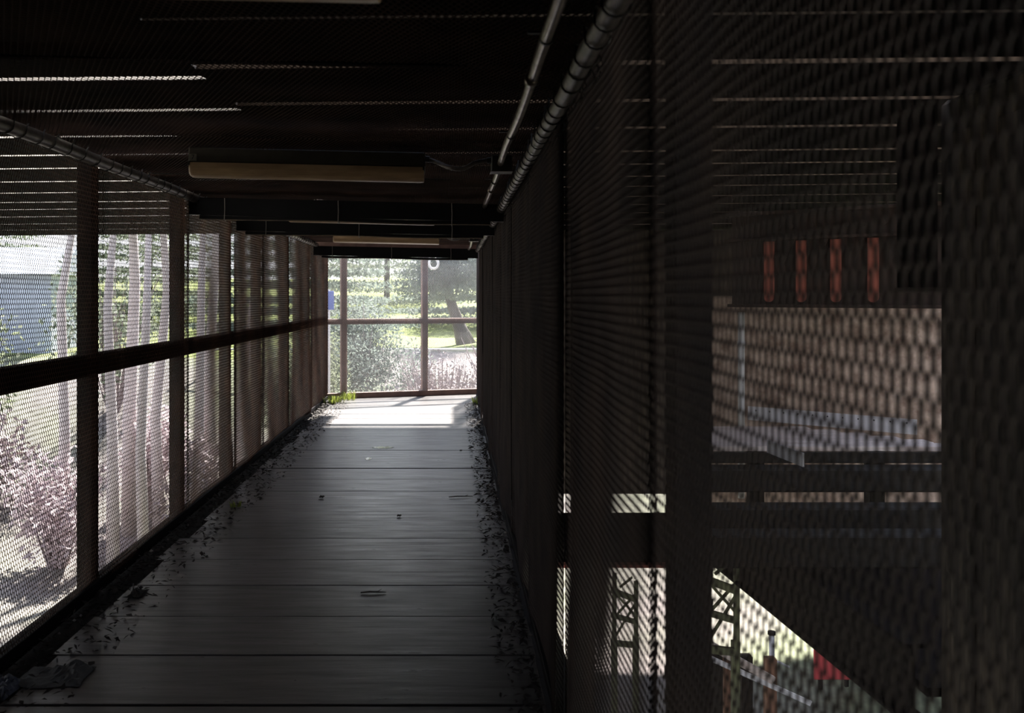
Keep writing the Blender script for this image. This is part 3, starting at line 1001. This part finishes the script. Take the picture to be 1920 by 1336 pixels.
# white tube standing in for a bright slit of light
mb = MB()
a = P(1390, 740, 9.2)
mb.tube([(a.x, 9.2, -0.3), (a.x, 9.2, 1.5)], 0.032, 14)
dp = empty('light_slit_tube', (0, 0, 0))
tag(dp, 'white tube standing in for the bright slit between the far wall and the brown abutment', 'pipe')
mb.build('pipe', M['white'], dp, smooth=True)
for z_ in (0.2, 1.2):
    mb = MB(); mb.tube([(a.x, 9.2, z_ - 0.02), (a.x, 9.2, z_ + 0.02)], 0.04, 14); mb.build('collar', M['galv'], dp, smooth=True)

# ---- lattice trestle below
te = empty('lattice_trestle', (0, 0, 0))
tag(te, 'larger green-grey lattice trestle below floor level just past the nearest right wall post', 'trestle')


def bar(px0, py0, px1, py1, d0, d1, w, material, parent, name):
    a, b = P(px0, py0, d0), P(px1, py1, d1)
    d = (b - a).normalized()
    sd = d.cross(Vector((0, 1, 0))).normalized()
    up = sd.cross(d).normalized()
    mb = MB()
    mb.extrude([(-w, -w * .6), (w, -w * .6), (w, w * .6), (-w, w * .6)], a, b, sd, up)
    return mb.build(name, material, parent)


for (x0, y0, x1, y1, nm, w) in (
        (1327, 1040, 1326, 1215, 'post', 0.022), (1381, 1060, 1381, 1245, 'post', 0.022),
        (1318, 1083, 1384, 1108, 'strut', 0.030), (1318, 1145, 1384, 1164, 'strut', 0.026), (1318, 1215, 1384, 1222, 'strut', 0.03),
        (1334, 1143, 1382, 1090, 'brace', 0.012), (1328, 1090, 1382, 1150, 'brace', 0.012), (1330, 1198, 1382, 1112, 'brace', 0.012), (1340, 1076, 1372, 1050, 'brace', 0.012)):
    bar(x0, y0, x1, y1, 7.6, 7.6, w, M['green_steel'], te, nm)
# trestle legs carry on down to the ground
for x in (1327, 1381):
    a = P(x, 1215, 7.62)
    mb = MB(); mb.box((a.x - 0.03, a.y, -3.9), (a.x + 0.03, a.y + 0.06, a.z + 0.05)); mb.build('leg', M['green_steel'], te)
te2 = copy_tree(te)
te2['label'] = 'smaller lattice trestle below floor level, seen between two posts of the right wall'
te2.location = (-0.30, 2.6, -0.9)

# lower rail fence
re_ = empty('rail_fence', (0, 0, 0))
tag(re_, 'low fence of orange-brown posts and rails on the ground below the edge girder', 'fence')
for px in (1345, 1375, 1418, 1480):
    a = P(px, 1330, 10.0)
    mb = MB(); mb.box((a.x - 0.06, 10.0 + (px - 1345) * .004, -3.9), (a.x + 0.06, 10.12 + (px - 1345) * .004, P(px, 1225 + (px - 1345) * .35, 10).z), bev=0.008)
    mb.build('post', M['orange_wood'] if px in (1375, 1480) else M['timber'], re_)
bar(1320, 1202, 1450, 1275, 9.9, 9.9, 0.04, M['board'], re_, 'rail')
bar(1320, 1228, 1520, 1318, 9.9, 9.9, 0.025, M['galv'], re_, 'rail')
# pump pipe
vp = empty('standpipe', (0, 0, 0))
tag(vp, 'pale standpipe with side arm rising from the ground below', 'pipe')
a = P(1447, 1260, 12.0)
mb = MB(); mb.tube([(a.x, 12.0, -3.9), (a.x, 12.0, P(1447, 1186, 12).z)], 0.035, 12); mb.build('riser', M['galv'], vp, smooth=True)
mb = MB(); mb.tube([(a.x, 12.0, P(0, 1234, 12).z), (a.x + 0.22, 12.0, P(0, 1250, 12).z)], 0.014, 8); mb.build('side_arm', M['galv'], vp, smooth=True)
mb = MB(); mb.tube([(a.x, 12.0, P(0, 1183, 12).z), (a.x, 12.0, P(0, 1189, 12).z)], 0.05, 12); mb.build('cap', M['timber'], vp)
# red panel on the ground
mb = MB()
a = P(1562, 1240, 13.0)
re2 = empty('red_panel', (a.x, 13.0, 0))
tag(re2, 'red panel on short legs on the ground below the edge girder', 'panel')
mb.box((-0.26, 0, a.z - 0.25), (0.30, 0.03, a.z + 0.25), bev=0.01); mb.build('face', M['red_sign'], re2)
for dx in (-0.18, 0.18):
    mb = MB(); mb.box((dx, 0.03, -3.9), (dx + 0.05, 0.08, a.z)); mb.build('leg', M['timber'], re2)

# ================================================================== LANDSCAPE
def gz(x, y_):
    def ss(t, a, b):
        t = min(max((t - a) / (b - a), 0), 1)
        return t * t * (3 - 2 * t)
    z = -3.7 + 3.75 * ss(y_, 16.5, 27) + 3.2 * ss(y_, 38, 85)
    z += 0.18 * math.sin(x * 0.35 + 1) * math.sin(y_ * 0.27) + 0.10 * math.sin(x * 0.9 + y_ * 0.6)
    return z


def axis_steps(a, b, n):
    return [a + (b - a) * k / n for k in range(n + 1)]


xs = [-160, -110, -80, -60, -48] + axis_steps(-40, 30, 70) + [38, 50, 70, 110, 160]
yy_ = [-60, -30, -12] + axis_steps(-4, 60, 64) + [66, 74, 85, 110, 160]
vs, fs = [], []
for yv in yy_:
    for xv in xs:
        vs.append((xv, yv, gz(xv, yv)))
nx = len(xs)
for j in range(len(yy_) - 1):
    for i in range(nx - 1):
        a = j * nx + i
        fs.append((a, a + 1, a + nx + 1, a + nx))
mb = MB(); mb.add(vs, fs)
tag(mb.build('ground', M['ground'], smooth=True), 'grassy and earthy ground below and beyond the walkway', kind='structure')


def leaf_cloud(name, centres, radii, n, size, material, seed, aspect=2.2, droop=0.0):
    rg = np.random.default_rng(seed)
    k = len(centres)
    C, R = np.array(centres, float), np.array(radii, float)
    if R.ndim == 1:
        R = np.repeat(R[:, None], 3, 1)
    wts = (R[:, 0] * R[:, 1]) ** 1.0
    idx = rg.choice(k, n, p=wts / wts.sum())
    d = rg.normal(size=(n, 3))
    d /= np.linalg.norm(d, axis=1)[:, None]
    r = rg.random(n) ** 0.45
    c = C[idx] + d * r[:, None] * R[idx]
    a = rg.normal(size=(n, 3)); a[:, 2] -= droop
    a /= np.linalg.norm(a, axis=1)[:, None]
    b = np.cross(a, rg.normal(size=(n, 3)))
    b /= np.linalg.norm(b, axis=1)[:, None]
    s_ = size * rg.uniform(0.6, 1.3, n)
    va = c - a * s_[:, None]
    vb = c + b * (s_ / aspect)[:, None]
    vc = c + a * s_[:, None]
    vd = c - b * (s_ / aspect)[:, None]
    V = np.stack([va, vb, vc, vd], 1).reshape(-1, 3)
    return np_mesh(name, V, np.arange(4 * n).reshape(-1, 4), material)


def conifer(x, y_, h, r, material, seed, label, n=9000, group='conifers beyond the far fence'):
    z = gz(x, y_)
    e = empty('conifer_tree', (x, y_, z))
    tag(e, label, 'tree', group)
    rg = np.random.default_rng(seed)
    cs, rs = [], []
    lv = int(h / 0.55)
    for i in range(lv):
        t = i / lv
        rad = r * (1 - t) ** 0.8 * rg.uniform(0.8, 1.15) + 0.15
        nb = max(3, int(7 * (1 - t)) + 2)
        a0 = rg.uniform(0, 6.28)
        for q in range(nb):
            a = a0 + 6.283 * q / nb + rg.uniform(-.25, .25)
            rr_ = rad * rg.uniform(0.45, 0.75)
            cs.append((rr_ * math.cos(a), rr_ * math.sin(a), 0.5 + t * (h - 0.6) - rad * 0.18))
            rs.append((rad * 0.42, rad * 0.42, 0.17))
    me = leaf_cloud('foliage', cs, rs, n, 0.13, material, seed, 3.0, 0.4)
    link('foliage', me, e)
    mb = MB()
    mb.tube([(0, 0, -0.3), (0.03, 0.02, h * .4), (0, 0, h * .97)], [0.2, 0.13, 0.02], 10)
    mb.build('trunk', M['bark'], e, smooth=True)
    return e


conifer(-6.6, 41.0, 13.0, 4.6, M['needle'], 1, 'big grey-green conifer filling the upper pane between the two fence posts', 20000)
conifer(1.6, 46.5, 13.0, 4.4, M['needle'], 2, 'grey-green conifer standing behind the second fence post', 18000)
conifer(-15.0, 47.0, 13.0, 4.6, M['needle_light'], 3, 'paler conifer seen past the first fence post', 15000)
conifer(8.6, 55.0, 13.0, 5.0, M['needle'], 4, 'distant conifer behind the right pane of the fence', 15000)
conifer(-4.0, 58.5, 17.0, 6.0, M['needle_light'], 5, 'tallest pale conifer farthest back behind the others', 18000)
conifer(-24.0, 50.0, 12.0, 4.6, M['needle_light'], 8, 'pale conifer far outside the left mesh wall', 9000, 'conifers outside the left wall')
conifer(-36.0, 54.0, 11.0, 4.6, M['needle_light'], 9, 'pale conifer outside the left mesh wall near the frame edge', 9000, 'conifers outside the left wall')


def bush(x, y_, r, h, material, twigm, seed, label, name='shrub', n=2600, size=0.07, nt=60, group='shrubs beyond the far fence'):
    z = gz(x, y_)
    e = empty(name, (x, y_, z))
    tag(e, label, 'shrub', group)
    rg = np.random.default_rng(seed)
    cs = [(rg.uniform(-.6, .6) * r, rg.uniform(-.6, .6) * r, rg.uniform(0.35, 0.8) * h) for _ in range(9)]
    rs = [(r * .5, r * .5, h * .32)] * 9
    me = leaf_cloud('foliage', cs, rs, n, size, material, seed)
    link('foliage', me, e)
    mb = MB()
    for k in range(nt):
        a = rg.uniform(0, 6.283)
        ln = rg.uniform(.5, 1.05)
        q = rg.random() ** .6 * r * ln
        mb.tube([(0.1 * math.cos(a), 0.1 * math.sin(a), -0.1), (q * .5 * math.cos(a), q * .5 * math.sin(a), h * .55 * ln), (q * math.cos(a + .2), q * math.sin(a + .2), h * ln)], [0.022, 0.014, 0.005], 5)
    mb.build('twigs' if False else 'branches', twigm, e)
    return e


bush(-0.2, 20.0, 1.0, 3.2, M['twig'], M['twig'], 21, 'pale pinkish twiggy shrub low behind the right fence pane', n=5200, size=0.035, nt=420)
bush(1.25, 22.0, 1.2, 2.3, M['twig'], M['twig'], 22, 'pinkish twiggy shrub at the edge of the right mesh wall beyond the fence', n=4200, size=0.035, nt=300)
bush(-1.75, 18.6, 0.9, 3.3, M['needle_light'], M['twig'], 23, 'grey-green shrub low behind the middle fence pane', n=16000, size=0.035, nt=12)
bush(-3.3, 20.3, 1.2, 3.6, M['leaf_green'], M['twig'], 24, 'green shrub low behind the left fence post', n=16000, size=0.04, nt=12)
bush(-2.0, 22.3, 1.6, 3.2, M['needle'], M['twig'], 25, 'dense grey-green shrub behind the middle of the fence above the lower rail', n=24000, size=0.04, nt=12)
# left outside
lab = 'pale shrub outside the left mesh wall, blurred by the mesh'
for k, (x, y_, r, h, mm) in enumerate(((-7.4, 17.8, 1.2, 2.1, 'blossom'), (-9.9, 19.2, 1.4, 2.4, 'twig'), (-6.2, 19.5, 1.0, 2.2, 'blossom'), (-11.5, 21.5, 1.8, 3.2, 'leaf_green'), (-8.2, 23.0, 1.7, 3.6, 'needle_light'), (-5.0, 18.0, 0.9, 2.2, 'twig'), (-15.2, 25.2, 1.8, 3.6, 'twig'))):
    bush(x, y_, r, h, M[mm], M['twig'], 40 + k, lab, n=1500, size=0.08, nt=50, group='shrubs outside the left wall')
lab = 'slim pale-barked tree outside the left mesh wall'
for k, (px, d, r) in enumerate(((212, 17.5, 0.10), (243, 19.0, 0.13), (272, 17.0, 0.09), (300, 18.5, 0.10), (372, 18.2, 0.09), (398, 20.0, 0.11), (455, 19.0, 0.09), (118, 18.0, 0.10))):
    a = P(px, 556, d)
    z = gz(a.x, d)
    e = empty('birch_tree', (a.x, d, z))
    tag(e, lab, 'tree', 'pale trees outside the left wall')
    rg = np.random.default_rng(70 + k)
    mb = MB()
    mb.tube([(0, 0, -0.2), (0.08 * rg.normal(), 0, 2.5), (0.14 * rg.normal(), 0.1, 5), (0.2 * rg.normal(), 0, 8.5)], [r * 1.3, r, r * .8, r * .3], 10)
    mb.build('trunk', M['birch'], e, smooth=True)
    me = leaf_cloud('foliage', [(rg.normal() * .35, rg.normal() * .35, rg.uniform(6.5, 8.5)) for _ in range(7)], [0.5] * 7, 500, 0.09, M['leaf_green'], 70 + k)
    link('foliage', me, e)
# blue-grey shed far left
sx, sy = -13.6, 27.5
sz = gz(sx, sy)
se = empty('shed', (sx, sy, sz - 0.2))
tag(se, 'blue-grey shed with a low roof outside the left mesh wall', 'shed')
mb = MB(); mb.box((-2.0, 0, 0), (2.0, 3.0, 2.5)); mb.build('wall', M['blue_grey'], se)
mb = MB(); mb.extrude([(-0.3, 2.45), (3.3, 2.45), (1.5, 3.3)], (-2.2, 0, 0), (2.2, 0, 0), (0, 1, 0), (0, 0, 1)); mb.build('roof', M['blue_grey'], se)
mb = MB(); mb.box((-0.5, -0.04, 0.1), (0.5, 0.0, 2.1)); mb.build('door', M['white'], se)

# white guard rail along the road beyond the fence
gr = empty('guard_rail', (-1.0, 24.6, 0))
gr.rotation_euler = (0, 0, 0.02)
tag(gr, 'white guard rail along the road beyond the far fence', 'guard rail')
mb = MB(); mb.box((-6.0, 0, 0.27), (5.0, 0.05, 0.315), bev=0.008); mb.build('rail', M['white'], gr)
for k in range(6):
    x = -5.6 + 2.0 * k
    mb = MB(); mb.box((x, 0.05, gz(x - 1, 24.6) - 0.1), (x + 0.05, 0.10, 0.30)); mb.build('post', M['galv'], gr)
# tree trunk behind the right pane
a = P(857, 640, 30.0)
e = empty('leaning_tree', (a.x, 30.0, gz(a.x, 30.0)))
tag(e, 'thick dark leaning trunk behind the right pane of the fence', 'tree')
mb = MB(); mb.tube([(0.35, 0, -0.2), (0.1, 0, 0.5), (-0.25, 0, 1.5), (-0.3, 0.2, 4.6), (0.1, 0, 7)], [0.36, 0.22, 0.14, 0.10, 0.05], 12); mb.build('trunk', M['bark'], e, smooth=True)
me = leaf_cloud('foliage', [(-0.9, -.3, 1.9), (0.4, -.4, 2.0), (-0.4, -0.6, 2.6), (1.3, 0.3, 2.6), (0, 0, 4.2), (-1.5, 0.5, 3.4), (1.4, 0, 4.2), (0.2, 0, 5.6)], [(1.1, 0.8, 0.7)] * 8, 26000, 0.055, M['needle'], 99)
link('foliage', me, e)
# white ring sign bracket high behind the fence
a = P(813, 494, 17.5)
wr_e = empty('white_hoop', (a.x, 17.5, a.z))
tag(wr_e, 'white hooped pipe end hanging behind the top of the right fence pane', 'hoop')
mb = MB(); mb.tube([(0.085 * math.cos(t), 0, 0.095 * math.sin(t)) for t in [math.radians(q) for q in range(-215, 80, 12)]], 0.024, 10); mb.build('hoop', M['white'], wr_e, smooth=True)
mb = MB(); mb.tube([(0.085 * math.cos(math.radians(-215)), 0, 0.095 * math.sin(math.radians(-215))), (-0.06, 0, 1.2)], 0.02, 8); mb.build('stem', M['white'], wr_e, smooth=True)
# blue sign seen through the end of the left wall
a = P(616, 563, 17.2)
bs = empty('blue_sign', (a.x, 17.2, 0))
tag(bs, 'small blue sign on a post just past the end of the left mesh wall', 'sign')
mb = MB(); mb.box((-0.10, 0, a.z - 0.17), (0.10, 0.012, a.z + 0.17), bev=0.004); mb.build('face', M['blue_sign'], bs)
mb = MB(); mb.tube([(0, 0.04, gz(a.x, 17.2) - .1), (0, 0.04, a.z + 0.2)], 0.025, 10); mb.build('post', M['galv'], bs)

# ================================================================== LIGHT
w = bpy.data.worlds.new('sky')
scene.world = w
w.use_nodes = True
nt = w.node_tree
bg = nt.nodes['Background']
tc = nt.nodes.new('ShaderNodeTexCoord')
sp = nt.nodes.new('ShaderNodeSeparateXYZ')
nt.links.new(tc.outputs['Generated'], sp.inputs[0])
cr = nt.nodes.new('ShaderNodeValToRGB')
cr.color_ramp.elements[0].position = 0.0
cr.color_ramp.elements[0].color = (0.92, 0.92, 0.95, 1)
cr.color_ramp.elements[1].position = 0.7
cr.color_ramp.elements[1].color = (0.62, 0.74, 1.0, 1)
nt.links.new(sp.outputs['Z'], cr.inputs['Fac'])
nt.links.new(cr.outputs['Color'], bg.inputs['Color'])
bg.inputs['Strength'].default_value = 1.0

sun = bpy.data.lights.new('sun', 'SUN')
sun.energy = 15.0
sun.angle = math.radians(2.0)
sun.color = (1.0, 0.95, 0.88)
so = bpy.data.objects.new('sun', sun)
COL.objects.link(so)
d = Vector((-0.14, -0.55, -0.82)).normalized()
so.rotation_euler = d.to_track_quat('-Z', 'Y').to_euler()

# ================================================================== CAMERA
cam = bpy.data.cameras.new('camera')
co = bpy.data.objects.new('camera', cam)
COL.objects.link(co)
co.location = (0, 0, EYE)
co.rotation_euler = (math.radians(90), 0, 0)
cam.sensor_width = 36.0
cam.lens = 36.0 * FPX / 1920.0
cam.shift_x = (960 - VX) / 1920.0
cam.shift_y = -(668 - VY) / 1920.0
cam.clip_start = 0.02
cam.clip_end = 500
cam.dof.use_dof = True
cam.dof.focus_distance = 8.0
cam.dof.aperture_fstop = 4.2
scene.camera = co

scene.view_settings.view_transform = 'Standard'
scene.view_settings.look = 'None'
scene.view_settings.exposure = 1.3
scene.view_settings.gamma = 1.0
scene.view_settings.use_curve_mapping = False
